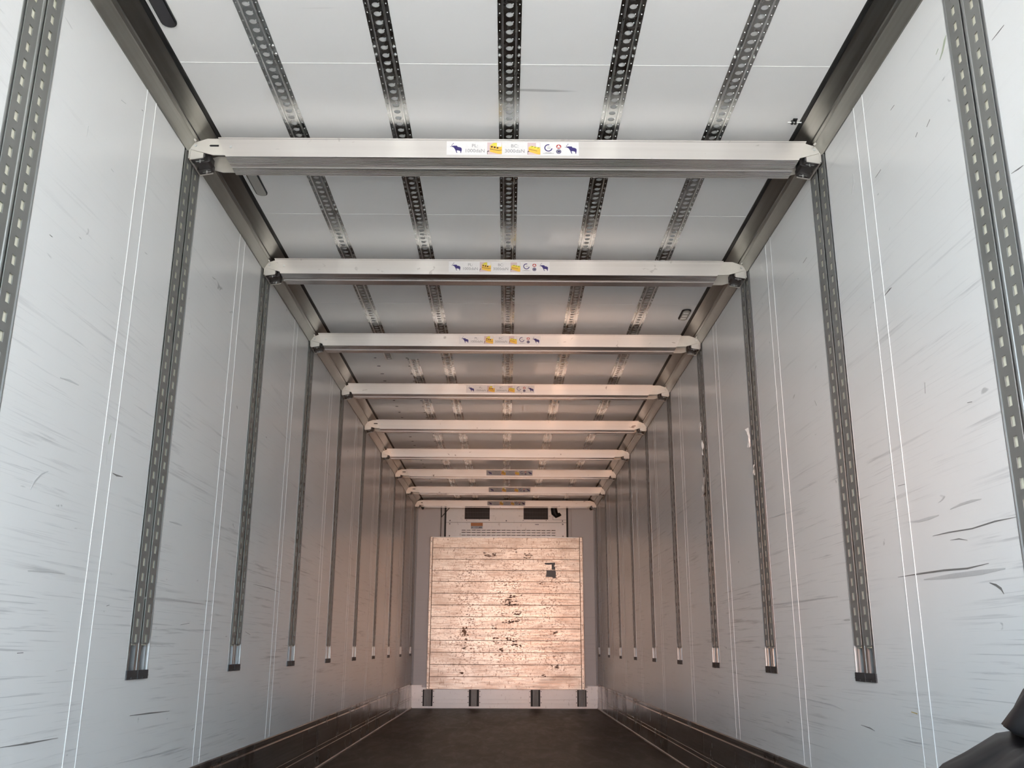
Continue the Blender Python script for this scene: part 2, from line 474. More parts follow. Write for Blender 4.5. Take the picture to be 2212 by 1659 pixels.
# ------------------------------------------------------------------ wall rails: two slotted plates over a cream-backed channel
RH = RAIL_Z1 - RAIL_Z0
def rail_meshes():
    d = {}
    w = RAIL_W / 2 - 0.0008
    mb = MB()
    mb.box((-0.0435, -w, 0), (-0.026, w, RH + 0.05))
    for u in (-0.0455, 0.0455):
        mb.box((-0.026, u - 0.0165, 0.11), (-0.0022, u + 0.0165, RH), 1)
    d['back_channel'] = mb.mesh('back_channel', [M['dark_steel'], M['cream_core']])
    for nm, a, b in (('outer_lip_a', -w, -0.067), ('outer_lip_b', 0.067, w)):
        e = a if a < 0 else b
        mb = MB()
        mb.box((-0.026, a, 0), (-0.003, b, RH))
        r0, r1 = sorted((e, e - math.copysign(0.004, e)))
        mb.box((-0.003, r0, 0), (0.0008, r1, RH))
        d[nm] = mb.mesh('outer_lip', M['rail_lip'])
    mb = MB()
    for a, b in ((-0.024, -0.003), (0.003, 0.024)):
        mb.box((-0.026, a, 0), (-0.003, b, RH))
    mb.box((-0.026, -0.003, 0), (-0.005, 0.003, RH))
    d['centre_lip'] = mb.mesh('centre_lip', M['bright_aluminium'])
    # slotted plate
    hw, sw, pitch, sh = 0.033, 0.0088, 0.0503, 0.0265
    z = 0.113
    zs = [z]
    n = 36
    for k in range(n):
        zs += [z + 0.006 + k * pitch, z + 0.006 + k * pitch + sh]
    zs.append(RH)
    us = [-hw, -sw, sw, hw]
    t0, t1 = 0.0, 0.0022
    V, Fc = [], []
    nu = 4
    for t in (t1, t0):
        for j, zz in enumerate(zs):
            for i, u in enumerate(us):
                uu = u
                if j == 0 and i in (0, 3):
                    uu = u * 0.62
                V.append((t, uu, zz))
    nz = len(zs)
    def ix(l, j, i): return l * nz * nu + j * nu + i
    for j in range(nz - 1):
        hole = j % 2 == 1
        for i in range(3):
            if hole and i == 1:
                continue
            Fc.append((ix(0, j, i), ix(0, j, i + 1), ix(0, j + 1, i + 1), ix(0, j + 1, i)))
            Fc.append((ix(1, j, i), ix(1, j + 1, i), ix(1, j + 1, i + 1), ix(1, j, i + 1)))
        Fc.append((ix(0, j, 0), ix(0, j + 1, 0), ix(1, j + 1, 0), ix(1, j, 0)))
        Fc.append((ix(0, j, 3), ix(1, j, 3), ix(1, j + 1, 3), ix(0, j + 1, 3)))
        if hole:
            for i in (1, 2):
                Fc.append((ix(0, j, i), ix(0, j + 1, i), ix(1, j + 1, i), ix(1, j, i)))
            for jj in (j, j + 1):
                Fc.append((ix(0, jj, 1), ix(0, jj, 2), ix(1, jj, 2), ix(1, jj, 1)))
    for i in range(3):
        Fc.append((ix(0, 0, i), ix(1, 0, i), ix(1, 0, i + 1), ix(0, 0, i + 1)))
    mb = MB()
    mb.add(V, Fc)
    d['slotted_plate'] = mb.mesh('slotted_plate', M['rail_steel'])
    mb = MB()
    mb.box((-0.003, -w, 0), (0.0045, w, 0.029))
    mb.box((0.0045, -w, 0.010), (0.0060, w, 0.012))
    mb.box((0.0045, -0.06, 0.0025), (0.0068, -0.045, 0.006))
    mb.box((0.0045, 0.04, 0.0025), (0.0068, 0.055, 0.006))
    mb.box((0.0045, -0.002, 0.0), (0.0060, 0.002, 0.029))
    d['end_cap'] = mb.mesh('end_cap', M['plastic_dark'])
    mb = MB()
    mb.prism([(0.0, RH), (0.0050, RH), (0.0050, RH + 0.064), (0.036, RH + 0.030), (0.041, RH + 0.035), (0.004, RH + 0.078), (0.0, RH + 0.078)], lambda p, t: (p[0], t, p[1]), -0.002, 0.002)
    d['top_lug'] = mb.mesh('top_lug', M['bracket_steel'])
    return d
RM = rail_meshes()
for sgn in (-1, 1):
    for i, ry in enumerate(RAILS):
        r = empty('wall_rail', (sgn * W2, ry, RAIL_Z0), 0 if sgn < 0 else PI)
        who = 'beside' if sgn > 0 else 'opposite'
        tag(r, 'slotted steel rail in the wall %s the black tarpaulin, %s from the bulkhead' % (who, ORD[9 - i]), 'wall rail', 'slotted rails in the side walls')
        link('back_channel', RM['back_channel'], r)
        link('outer_lip', RM['outer_lip_a'], r)
        link('outer_lip', RM['outer_lip_b'], r)
        link('centre_lip', RM['centre_lip'], r)
        for u in (-0.0455, 0.0455):
            link('slotted_plate', RM['slotted_plate'], r, (0, u, 0))
        link('end_cap', RM['end_cap'], r)
        for u in (-0.086, 0.086):
            link('top_lug', RM['top_lug'], r, (0, u, 0))

# ------------------------------------------------------------------ perforated galvanised ceiling strips
def strip_meshes():
    L = STEP
    n = 27
    p = L / n
    d = {}
    # web with round holes
    mb = MB()
    hw, zt, zb, r, k = 0.0195, -0.0046, -0.0060, 0.0122, 12
    for c in range(n):
        yc = (c + 0.5) * p
        ring = [(r * math.cos(2 * PI * (j + 0.5) / k), yc + r * math.sin(2 * PI * (j + 0.5) / k)) for j in range(k)]
        outer = []
        for x, y in ring:
            dx, dy = x, y - yc
            sc = min(hw / abs(dx) if dx else 9e9, (p / 2) / abs(dy) if dy else 9e9)
            outer.append((dx * sc, yc + dy * sc))
        V = [(x, y, zb) for x, y in ring] + [(x, y, zb) for x, y in outer] + [(x, y, zt) for x, y in ring]
        Fc = []
        for j in range(k):
            q = (j + 1) % k
            Fc.append((j, q, k + q, k + j))
            Fc.append((j, 2 * k + j, 2 * k + q, q))
        for sx in (-1, 1):
            for sy in (-1, 1):
                b = len(V)
                V.append((sx * hw, yc + sy * p / 2, zb))
                # corner triangle between the two outer points that straddle the corner
                best = sorted(range(k), key=lambda j: (outer[j][0] - sx * hw) ** 2 + (outer[j][1] - yc - sy * p / 2) ** 2)[:2]
                Fc.append((k + best[0], k + best[1], b))
        mb.add(V, Fc)
    d['perforated_web'] = mb.mesh('perforated_web', M['galvanised'])
    mb = MB()
    for s in (-1, 1):
        poly = [(s * 0.0195, -0.0001), (s * 0.0195, -0.0066), (s * 0.0208, -0.0084), (s * 0.0245, -0.0084), (s * 0.0258, -0.0020), (s * 0.0258, -0.0001)]
        mb.prism(poly, XZ, 0.0, L)
    d['ridge'] = mb.mesh('ridge', M['galvanised_ridge'])
    mb = MB()
    for s in (-1, 1):
        a, b = sorted((s * 0.0258, s * 0.0385))
        mb.box((a, 0, -0.0018), (b, L, -0.0001))
    d['flange'] = mb.mesh('flange', M['galvanised'])
    mb = MB()
    for c in range(n):
        for s in (-1, 1):
            mb.cyl((s * 0.0318, (c + 0.45) * p, -0.0016), 0.0026, (0, 0, -1), 0.0022, 6, r2=0.0014)
        mb.cyl((0.0112, (c + 0.5) * p - 0.0085, -0.0058), 0.0024, (0, 0, -1), 0.0020, 6, r2=0.0014)
    d['rivet_row'] = mb.mesh('rivet_row', M['bright_aluminium'])
    mb = MB()
    for s in (-1, 1):
        for dy in (-0.022, 0.022):
            mb.cyl((s * 0.0325, dy, -0.0016), 0.0058, (0, 0, -1), 0.003, 8, r2=0.0050)
            mb.cyl((s * 0.0325, dy, -0.0046), 0.0030, (0, 0, -1), 0.003, 6)
    d['joint_bolts'] = mb.mesh('joint_bolts', M['bright_aluminium'])
    return d
SM = strip_meshes()
strip_labels = ['outermost perforated ceiling strip opposite the black tarpaulin, stepping inward past the third beam', 'perforated ceiling strip between the stepped strip and the centre strip',
                'perforated galvanised ceiling strip along the centre line of the roof', 'perforated ceiling strip next to the centre strip, on the tarpaulin side', 'outermost perforated ceiling strip above the black tarpaulin side']
for k, (x, lab) in enumerate(zip((-0.811, -0.406, 0.013, 0.400, 0.812), strip_labels)):
    st = empty('ceiling_strip', (x, 0, H))
    tag(st, lab, 'ceiling strip', 'perforated ceiling strips')
    for j in range(-2, 9):
        y = 2.712 + STEP * j
        dx = 0.165 if (k == 0 and y > 5.5) else (0.03 if j % 2 and k == 0 and j > 0 else 0)
        if k == 0 and y < 5.5:
            dx = 0.0
        dz = -0.0022 if (k == 0 and y > 5.5) else 0
        seg = link('strip_segment', SM['perforated_web'], st, (dx, y, dz))
        for nm in ('ridge', 'flange', 'rivet_row', 'joint_bolts'):
            o = link(nm, SM[nm], seg)
            if nm in ('rivet_row',):
                o['kind'] = 'stuff'

# ------------------------------------------------------------------ beams
BD, BH = 0.145, 0.083           # depth and height of the beam profile
def beam_profile(ribs):
    # y,z outline; front at y=0, top at z=0
    P = [(0.0, 0.0), (-0.003, -0.001), (-0.003, -0.006), (0.0, -0.007), (0.0, -BH + 0.007), (-0.003, -BH + 0.006), (-0.003, -BH)]
    def foot(a, b):
        out = []
        if ribs:
            n = 6
            w = (b - a) / n
            for i in range(n):
                out += [(a + i * w, -BH), (a + i * w + w * 0.50, -BH), (a + i * w + w * 0.56, -BH + 0.007), (a + i * w + w * 0.94, -BH + 0.007)]
        out.append((b, -BH))
        return out
    P += foot(0.0, 0.064)
    P += [(0.064, -BH + 0.016), (0.080, -BH + 0.016), (0.080, -BH - 0.0035), (0.083, -BH - 0.0035)]
    P += foot(0.084, BD)
    P += [(BD, 0.0)]
    return P
def beam_mesh(ribs, L=2.283):
    P = beam_profile(ribs)
    V = []
    for s in (-1, 1):
        for y, z in P:
            V.append((s * (L / 2 + z * 0.44), y, z))          # mitred ends, longer at the top
    n = len(P)
    Fc = [(i, (i + 1) % n, n + (i + 1) % n, n + i) for i in range(n)] + [tuple(range(n))[::-1], tuple(range(n, 2 * n))]
    mb = MB()
    mb.add(V, Fc)
    me = mb.mesh('profile', [M['beam_aluminium'], M['beam_extrusion']])
    for p in me.polygons:
        p.material_index = 0 if p.normal.y < -0.5 else 1
    return me
BEAM = {True: beam_mesh(True), False: beam_mesh(False)}
# end bracket, local x = 0 at the rail face pointing into the trailer, mirrored for the other end
def bracket_meshes(s):
    d = {}
    side = [(0.0146, -0.023), (0.041, -0.017), (0.0756, -0.0045), (0.26, -0.0045), (0.26, -0.0755), (0.102, -0.0745), (0.0235, -0.0525), (0.0146, -0.0500)]
    def pl(poly, y0, y1, name, mat):
        mb = MB()
        mb.prism([(s * a, b) for a, b in poly], XZ, y0, y1)
        return mb.mesh(name, mat)
    d['front_plate'] = ('side_plate', pl(side, 0.0022, 0.0062, 'side_plate', M['bracket_steel']))
    d['back_plate'] = ('side_plate', pl(side, BD - 0.0062, BD - 0.0022, 'side_plate', M['bracket_steel']))
    claw = [(0.0146, -0.047), (0.064, -0.056), (0.064, -0.0835), (0.0125, -0.0925)]
    d['claw_a'] = ('claw', pl(claw, 0.0066, 0.0106, 'claw', M['bracket_steel']))
    d['claw_b'] = ('claw', pl(claw, BD - 0.011, BD - 0.007, 'claw', M['bracket_steel']))
    mb = MB()
    for y0, y1 in ((0.0110, 0.043), (0.094, 0.133)):
        mb.prism([(s * a, b) for a, b in ((0.010, -0.055), (0.070, -0.055), (0.070, -0.078), (0.058, -0.0815), (0.016, -0.0895), (0.010, -0.086))], XZ, y0, y1)
    mb.prism([(s * a, b) for a, b in ((0.024, -0.050), (0.080, -0.050), (0.080, -0.0765), (0.070, -0.0815), (0.024, -0.0885))], XZ, 0.0432, 0.0938)
    d['latch'] = ('latch_block', mb.mesh('latch_block', M['dark_steel'], 0.0012))
    mb = MB()
    for y in (0.027, 0.113):
        mb.cyl((s * 0.046, y, -0.080), 0.0040, (0, 0, -1), 0.013, 8)
        mb.tube([(s * 0.030, y, -0.0895), (s * 0.062, y, -0.0845)], 0.0026, 6)
    d['pin'] = ('latch_pin', mb.mesh('latch_pin', M['bright_aluminium']))
    mb = MB()
    x0, x1 = sorted((s * 0.0068, s * 0.0144))
    mb.box((x0, 0.004, -0.088), (x1, BD - 0.004, -0.018))
    d['shoe'] = ('shoe_plate', mb.mesh('shoe_plate', M['bracket_steel'], 0.001))
    mb = MB()
    mb.cyl((s * 0.033, 0.0024, -0.036), 0.0052, (0, -1, 0), 0.004, 12, r2=0.0044)
    d['rivet'] = ('rivet', mb.mesh('rivet', M['bright_aluminium']))
    mb = MB()
    mb.prism([(s * a, b) for a, b in ((0.086, -0.034), (0.090, -0.031), (0.122, -0.031), (0.122, -0.039), (0.090, -0.039), (0.086, -0.036))], XZ, 0.0014, 0.0021)
    d['slot'] = ('slot', mb.mesh('slot', M['rubber_black']))
    return d
BRK = {-1: bracket_meshes(1), 1: bracket_meshes(-1)}          # left end points +x, right end -x
mb = MB()
mb.cyl((0, 0.0015, 0), 0.0062, (0, -1, 0), 0.0028, 12, r2=0.0050)
STUD = mb.mesh('stud', M['bright_aluminium'])

def text_mesh(txt, size, mat):
    cu = bpy.data.curves.new('lettering', 'FONT')
    cu.body = txt
    cu.size = size
    cu.align_x = 'CENTER'
    cu.resolution_u = 3
    o = bpy.data.objects.new('tmp', cu)
    COL.objects.link(o)
    bpy.context.view_layer.update()
    me = bpy.data.meshes.new_from_object(o.evaluated_get(bpy.context.evaluated_depsgraph_get()))
    bpy.data.objects.remove(o)
    bpy.data.curves.remove(cu)
    me.name = 'lettering'
    me.transform(Matrix.Rotation(PI / 2, 4, 'X'))
    me.materials.clear()
    me.materials.append(mat)
    return me
SW, SH = 0.511, 0.058
def flat(mb, poly, y=0.0, mi=0):
    """a printed patch on the sticker: x,z outline, a fraction of a millimetre thick"""
    mb.prism(poly, XZ, y - 0.00025, y + 0.00015, mi)
def ellipse(cx, cz, rx, rz, n=16, a0=0.0, a1=2 * PI):
    return [(cx + rx * math.cos(a0 + (a1 - a0) * i / n), cz + rz * math.sin(a0 + (a1 - a0) * i / n)) for i in range(n)]
def sticker_meshes():
    d = {}
    u = lambda fx: -SW / 2 + fx * SW                 # fraction along the sticker
    v = lambda fz: SH / 2 - fz * SH                  # fraction down the sticker
    eleph = [(310, 370), (345, 412), (440, 398), (530, 402), (565, 392), (600, 440), (620, 462), (720, 478), (790, 515), (812, 560), (812, 640), (800, 690), (785, 790), (755, 785), (745, 700), (690, 665),
             (620, 650), (565, 655), (575, 700), (600, 790), (560, 780), (530, 700), (500, 620), (460, 560), (440, 510), (400, 485), (340, 455), (318, 420)]
    # traced in a 2212 px wide view whose 100 px cover the start of the sticker
    k = 100 / 2212 / 286.4 * SW
    def em(x0):
        mb = MB()
        flat(mb, [(x0 + (x - 250) * k, v(0.5) - (y - 535) * k * 1.0) for x, y in eleph])
        for line, r in (([(322, 385), (345, 345), (395, 300), (412, 272), (385, 258)], 9), ([(330, 450), (280, 455), (250, 430)], 7)):
            for (xa, ya), (xb, yb) in zip(line[:-1], line[1:]):
                L = math.hypot(xb - xa, yb - ya)
                nx, ny = -(yb - ya) / L * r, (xb - xa) / L * r
                flat(mb, [(x0 + (x - 250) * k, v(0.5) - (y - 535) * k) for x, y in ((xa + nx, ya + ny), (xb + nx, yb + ny), (xb - nx, yb - ny), (xa - nx, ya - ny))])
        return mb
    d['elephant_a'] = ('elephant_emblem', em(u(0.026)).mesh('elephant_emblem', M['print_navy']))
    d['elephant_b'] = ('elephant_emblem', em(u(0.895)).mesh('elephant_emblem', M['print_navy']))
    # picture 1: yellow box with three holes in its face
    def pic(fx0, fx1, holes):
        x0, x1 = u(fx0), u(fx1)
        w, h = x1 - x0, SH * 0.90
        P = lambda a, b: (x0 + a * w, v(0.05) - b * h)
        m = MB()
        flat(m, [P(0, 0), P(1, 0), P(1, 1), P(0, 1)], 0.0, 0)
        if holes:
            flat(m, [P(.18, .26), P(1, .40), P(1, .94), P(.78, .95), P(.18, .78)], -0.0004, 1)
            flat(m, [P(.20, .24), P(.45, .04), P(.72, .04), P(1, .22), P(1, .40)], -0.0005, 2)
            flat(m, [P(.18, .53), P(.80, .66), P(1, .62), P(1, .65), P(.80, .70), P(.18, .57)], -0.0006, 3)
            for a in (.31, .51, .70):
                flat(m, [(P(a, 0)[0] + q[0], P(0, .37 + (a - .31) * .22)[1] + q[1]) for q in ellipse(0, 0, .070 * w, .075 * h, 10)], -0.0008, 3)
        else:
            flat(m, [P(.08, .38), P(1, .52), P(1, .97), P(.80, .97), P(.08, .74)], -0.0004, 1)
            flat(m, [P(.08, .40), P(.30, .26), P(1, .42), P(1, .54), P(.85, .56)], -0.0005, 2)
            flat(m, [P(.10, .53), P(.75, .68), P(.75, .71), P(.10, .56)], -0.0006, 3)
            for a, b in ((.28, .34), (.52, .39), (.76, .45)):
                flat(m, [P(a, b), P(a + .14, b - .04), P(a + .16, b - .01), P(a + .03, b + .035)], -0.0007, 3)
        flat(m, [P(.0, .72), P(.14, .69), P(.14, .74), P(.03, .78), P(.03, .98), P(0, .98)], -0.0007, 3)
        flat(m, [P(.66, .03), P(.97, .03), P(.97, .36), P(.66, .36)], -0.0009, 4)
        return m.mesh('pictogram', [M['print_pink'], M['print_yellow'], M['print_lime'], M['print_black'], M['sticker_white']])
    d['pic_a'] = ('pictogram', pic(0.307, 0.418, True))
    d['pic_b'] = ('pictogram', pic(0.612, 0.709, False))
    # ring logo
    m = MB()
    cx, cz, ro, ri = u(0.770), v(0.43), 0.0158, 0.0118
    seg = 22
    a0, a1 = math.radians(75), math.radians(352)
    for i in range(seg):
        p, q = a0 + (a1 - a0) * i / seg, a0 + (a1 - a0) * (i + 1) / seg
        flat(m, [(cx + r * math.cos(t), cz + r * math.sin(t)) for r, t in ((ri, p), (ro, p), (ro, q), (ri, q))])
    for dz, wd in ((0.004, 0.006), (-0.002, 0.0058)):
        flat(m, [(cx - 0.004, cz + dz), (cx - 0.004 + 2 * wd, cz + dz), (cx - 0.004 + 2 * wd, cz + dz - 0.0014), (cx - 0.004, cz + dz - 0.0014)], 0, 1)
    for dz, wd in ((-0.0205, 0.012), (-0.0232, 0.021)):
        flat(m, [(cx - wd, cz + dz), (cx + wd, cz + dz), (cx + wd, cz + dz - 0.0012), (cx - wd, cz + dz - 0.0012)], 0, 1)
    d['ring'] = ('ring_logo', m.mesh('ring_logo', [M['print_navy'], M['print_grey']]))
    m = MB()
    cx = u(0.848)
    flat(m, ellipse(cx, v(0.33), 0.0100, 0.0092), 0, 0)
    flat(m, [(cx, v(0.33) + 0.0074), (cx + 0.0072, v(0.33) - 0.0045), (cx - 0.0072, v(0.33) - 0.0045)], -0.0004, 1)
    flat(m, ellipse(cx, v(0.70), 0.0100, 0.0095), 0, 2)
    flat(m, ellipse(cx, v(0.70), 0.0078, 0.0074), -0.0004, 3)
    flat(m, [(cx - 0.004, v(0.70) + 0.003), (cx + 0.005, v(0.70) + 0.003), (cx + 0.005, v(0.70) - 0.003), (cx - 0.004, v(0.70) - 0.003)], -0.0006, 2)
    d['seal'] = ('test_seal', m.mesh('test_seal', [M['print_red'], M['sticker_white'], M['print_navy'], M['print_grey']]))
    return d, {'PL:': (u(0.213), v(0.42)), '1000daN': (u(0.213), v(0.80)), 'BC:': (u(0.515), v(0.42)), '3000daN': (u(0.515), v(0.80))}
STK, TXT = sticker_meshes()
TXM = {t: text_mesh(t, 0.0200 if len(t) < 4 else 0.0212, M['print_grey']) for t in TXT}
STB = {}
for nm in ('sticker_white', 'sticker_grey'):
    mb = MB()
    mb.box((-SW / 2, -0.0003, -SH / 2), (SW / 2, 0.0003, SH / 2))
    STB[nm] = mb.mesh('sticker', M[nm])

beam_ctr = [0.028, -0.032, -0.036, -0.039, 0.016, -0.034, 0.042, 0.047, 0.008]
beam_top = [2.661, 2.660, 2.659, 2.662, 2.664, 2.652, 2.666, 2.668, 2.676]
beam_note = ['ribbed aluminium cross beam with white sticker, farthest from the bulkhead', 'smooth aluminium cross beam with white sticker, next to the ribbed beam', 'aluminium cross beam with white sticker, third along from the ribbed beam',
             'aluminium cross beam with sticker, fourth along from the ribbed beam', 'scuffed aluminium cross beam without sticker, fifth from the bulkhead', 'aluminium cross beam without sticker, fourth from the bulkhead',
             'battered aluminium cross beam with grey sticker, third from the bulkhead', 'battered aluminium cross beam with grey sticker, second from the bulkhead', 'stained aluminium cross beam with grey sticker, right against the bulkhead']
for i in range(9):
    ry = RAILS[i + 1]
    cx = beam_ctr[i]
    b = empty('cross_beam', (0, ry - 0.070, beam_top[i]))
    tag(b, beam_note[i], 'beam', 'aluminium cross beams under the ceiling')
    pf = link('profile', BEAM[i == 0], b, (cx, 0, 0))
    link('stud', STUD, pf, (-1.141 + 0.052, 0, -0.040))
    for s in (-1, 1):
        br = link('end_bracket', BRK[s]['front_plate'][1], b, (s * (W2 - 0.0), 0, 0))
        for key, (nm, me) in BRK[s].items():
            if key == 'front_plate' or (key == 'slot' and not (s < 0 and cx > 0)):
                continue
            link(nm, me, br)
    if i not in (4, 5):
        sk = link('sticker', STB['sticker_white' if i < 4 else 'sticker_grey'], b, (cx + (0.0 if i < 6 else 0.0), -0.0005, -0.0405))
        for key, (nm, me) in STK.items():
            link(nm, me, sk, (0, -0.0007, 0))
        for t, (tx, tz) in TXT.items():
            link('lettering', TXM[t], sk, (tx, -0.0011, tz))

# ------------------------------------------------------------------ front wall
mb = MB()
mb.box((-1.30, Y_FRONT, -0.14), (1.30, 12.95, 2.86))
wf = struct(mb.build('wall_front', M['front_paint']), 'grey front wall behind the plank bulkhead and cooling unit', 'wall')
for s in (-1, 1):
    mb = MB()
    x0, x1 = sorted((s * 0.90, s * 1.205))
    mb.box((x0, Y_FRONT - 0.012, 0.29), (x1, Y_FRONT, H - 0.01))
    mb.build('panel', M['front_paint'], wf, bevel=0.002)
    mb = MB()
    x0, x1 = sorted((s * 1.205, s * 1.2285))
    mb.box((x0, Y_FRONT - 0.016, 0.29), (x1, Y_FRONT, H - 0.09))
    mb.build('corner_strip', M['shell_grey'], wf)
# plank bulkhead
PY = 12.742
bk = empty('plank_bulkhead', (0.012, PY, 0.24))
tag(bk, 'worn panel of thirteen horizontal metal planks standing in front of the front wall', 'bulkhead')
zs = [0.240, 0.398, 0.549, 0.702, 0.854, 1.005, 1.157, 1.310, 1.463, 1.616, 1.764, 1.912, 2.063, 2.206]
for a, b in zip(zs[:-1], zs[1:]):
    mb = MB()
    mb.box((-0.996, 0, a - 0.24 + 0.0016), (0.990, 0.022, b - 0.24 - 0.0016))
    o = mb.build('plank', M['plank_aluminium'], bk, bevel=0.002)
    o.location = (0, random.uniform(-0.0012, 0.0012), 0)
mb = MB()
mb.box((-1.0, 0.021, 0.004), (0.998, 0.032, 1.962))
mb.build('backing', M['dark_steel'], bk)
for x0, x1 in ((-1.034, -0.9975), (0.9915, 1.034)):
    mb = MB()
    mb.box((x0, -0.010, 0.0), (x1, 0.045, 1.972))
    e = mb.build('edge_profile', M['plank_aluminium'], bk, bevel=0.004)
    for k in range(11):
        mr = MB()
        mr.cyl(((x0 + x1) / 2 + random.uniform(-.004, .004), -0.010, 0.08 + k * 0.183), 0.006, (0, -1, 0), 0.004, 8)
        mr.build('screw', M['plastic_dark'], e)
mb = MB()
mb.box((-0.9972, -0.006, 1.9635), (0.9912, 0.045, 1.972))
mb.build('top_profile', M['bright_aluminium'], bk, bevel=0.002)

def decal(name, pts, y, mat, parent, th=0.0012):
    m = MB()
    m.prism(pts, XZ, y - th, y)
    return m.build(name, M[mat], parent)
def ragged(x0, x1, z0, z1, n=5, j=0.008):
    P = [(x0 + (x1 - x0) * i / n, z0 + random.uniform(-j, j)) for i in range(n + 1)]
    P += [(x1 + random.uniform(-j, j), z0 + (z1 - z0) * i / 3) for i in (1, 2)]
    P += [(x1 - (x1 - x0) * i / n, z1 + random.uniform(-j, j)) for i in range(n + 1)]
    P += [(x0 + random.uniform(-j, j), z1 - (z1 - z0) * i / 3) for i in (1, 2)]
    return P
# torn black tape
tp = decal('tape_patch', [(0.530, 1.868), (0.672, 1.872), (0.668, 1.838), (0.655, 1.826), (0.672, 1.815), (0.672, 1.776), (0.626, 1.776), (0.624, 1.846), (0.580, 1.842), (0.532, 1.848)], PY - 0.0022, 'tape_black', None)
tag(tp, 'torn black tape scrap, upper of two on the plank bulkhead', 'tape', 'black tape on the bulkhead')
tp = decal('tape_patch', [(0.556, 1.772), (0.674, 1.770), (0.682, 1.742), (0.680, 1.664), (0.640, 1.666), (0.630, 1.680), (0.545, 1.682), (0.552, 1.730)], PY - 0.0022, 'tape_black', None)
tag(tp, 'black square tape, lower of two on the plank bulkhead', 'tape', 'black tape on the bulkhead')

# dark gouges on the planks
def img(x, y, yp=PY):
    """pixel of the flat bulkhead -> x, z on its face"""
    d = rgt * ((x - 1106) / F_PX) + upv * ((829.5 - y) / F_PX) + fwd
    t = yp / d.y
    return (CAM_X + d.x * t, CAM_Z + d.z * t)
for (xa, ya, xb, yb) in ((1096, 1285, 1127, 1291), (1083, 1294, 1105, 1302), (1100, 1297, 1120, 1307), (1091, 1304, 1101, 1309), (1107, 1303, 1120, 1307), (1108, 1320, 1128, 1329), (1084, 1342, 1104, 1347), (1100, 1339, 1122, 1346),
                         (1045, 1194, 1072, 1203), (1132, 1196, 1150, 1206), (1107, 1187, 1117, 1194), (1160, 1258, 1172, 1262), (1066, 1377, 1078, 1390), (1095, 1375, 1110, 1386), (1105, 1390, 1128, 1397), (996, 1395, 1008, 1402),
                         (1190, 1437, 1208, 1443), (1194, 1365, 1206, 1370), (991, 1450, 1000, 1456), (1170, 1457, 1180, 1461), (1064, 1352, 1073, 1358), (1080, 1400, 1088, 1410)):
    x0, z0 = img(xa, yb)
    x1, z1 = img(xb, ya)
    m_ = MB()
    for q in range(max(5, int((x1 - x0) * (z1 - z0) / 0.00045))):
        ax, az = random.uniform(x0, x1) - 0.012, random.uniform(z0, z1) - 0.24
        rx, rz = random.uniform(0.006, 0.022), random.uniform(0.004, 0.010)
        poly = [(ax + rx * math.cos(2 * PI * e / 7) * random.uniform(.6, 1.3), az + rz * math.sin(2 * PI * e / 7) * random.uniform(.6, 1.3)) for e in range(7)]
        m_.prism(poly, XZ, -0.0022 - 0.00003 * q, -0.0016)
    m_.build('gouge', M['gouge_brown'], bk)['kind'] = 'stuff'
m_ = MB()
for q in range(16):
    ax, az = img(random.gauss(1003, 3.0), random.gauss(1364, 4.5))
    poly = [(ax - 0.012 + 0.016 * math.cos(2 * PI * e / 8) * random.uniform(.4, 1.3), az - 0.24 + 0.018 * math.sin(2 * PI * e / 8) * random.uniform(.4, 1.3)) for e in range(8)]
    m_.prism(poly, XZ, -0.0021 - 0.00003 * q, -0.0016)
m_.build('rust_stain', M['rust_brown'], bk)['kind'] = 'stuff'

# kick board and ribbed bumper brackets
mb = MB()
KB = 12.800
out = [(-1.222, 0.012), (-1.212, 0.003), (1.212, 0.003), (1.222, 0.012), (1.222, 0.282), (1.085, 0.282), (1.085, 0.262), (-1.085, 0.262), (-1.085, 0.290), (-1.222, 0.290)]
mb.prism(out, XZ, KB, Y_FRONT)
kb = struct(mb.build('baseboard_front', M['unit_white']), 'pale metal kick board under the plank bulkhead', 'kick plate')
for z in (0.112, 0.062):
    mb = MB()
    mb.box((-1.22, KB - 0.004, z - 0.0045), (1.22, KB, z + 0.0045))
    mb.build('rib', M['unit_white'], kb, bevel=0.001)
for k, (xa, xb) in enumerate(((-1.089, -0.917), (-0.488, -0.312), (0.318, 0.486), (0.926, 1.088))):
    xc = (xa + xb) / 2
    bb = empty('bumper_bracket', (xc, KB, 0.030))
    tag(bb, ['ribbed metal bumper bracket under the plank bulkhead, at the corner opposite the black tarpaulin', 'ribbed metal bumper bracket under the plank bulkhead, second from the corner opposite the black tarpaulin',
             'ribbed metal bumper bracket under the plank bulkhead, second from the tarpaulin-side corner', 'ribbed metal bumper bracket under the plank bulkhead, at the tarpaulin-side corner'][k], 'bracket', 'bumper brackets under the bulkhead')
    w = (xb - xa) / 2
    for s in (-1, 1):
        mb = MB()
        x0, x1 = sorted((s * w, s * (w - 0.022)))
        mb.box((x0, -0.009, 0), (x1, -0.0042, 0.205))
        fl_ = mb.build('flange', M['unit_white'], bb, bevel=0.001)
        for z in (0.045, 0.118, 0.185):
            mb = MB()
            mb.cyl((s * (w - 0.011), -0.009, z), 0.0060, (0, -1, 0), 0.004, 8)
            mb.build('screw', M['plastic_dark'], fl_)
    mb = MB()
    mb.box((-w + 0.0225, -0.040, 0.0), (w - 0.0225, -0.0042, 0.205))
    core = mb.build('core', M['rubber_black'], bb)
    for j in range(5):
        x = (j - 2) * (0.018 if k in (0, 3) else 0.0150)
        hw_ = 0.0058 if k in (0, 3) else 0.0056
        mb = MB()
        mb.box((x - hw_, -0.052, 0.002), (x + hw_, -0.0402, 0.205))
        mb.build('rib', M['rail_steel'], core, bevel=0.0015)

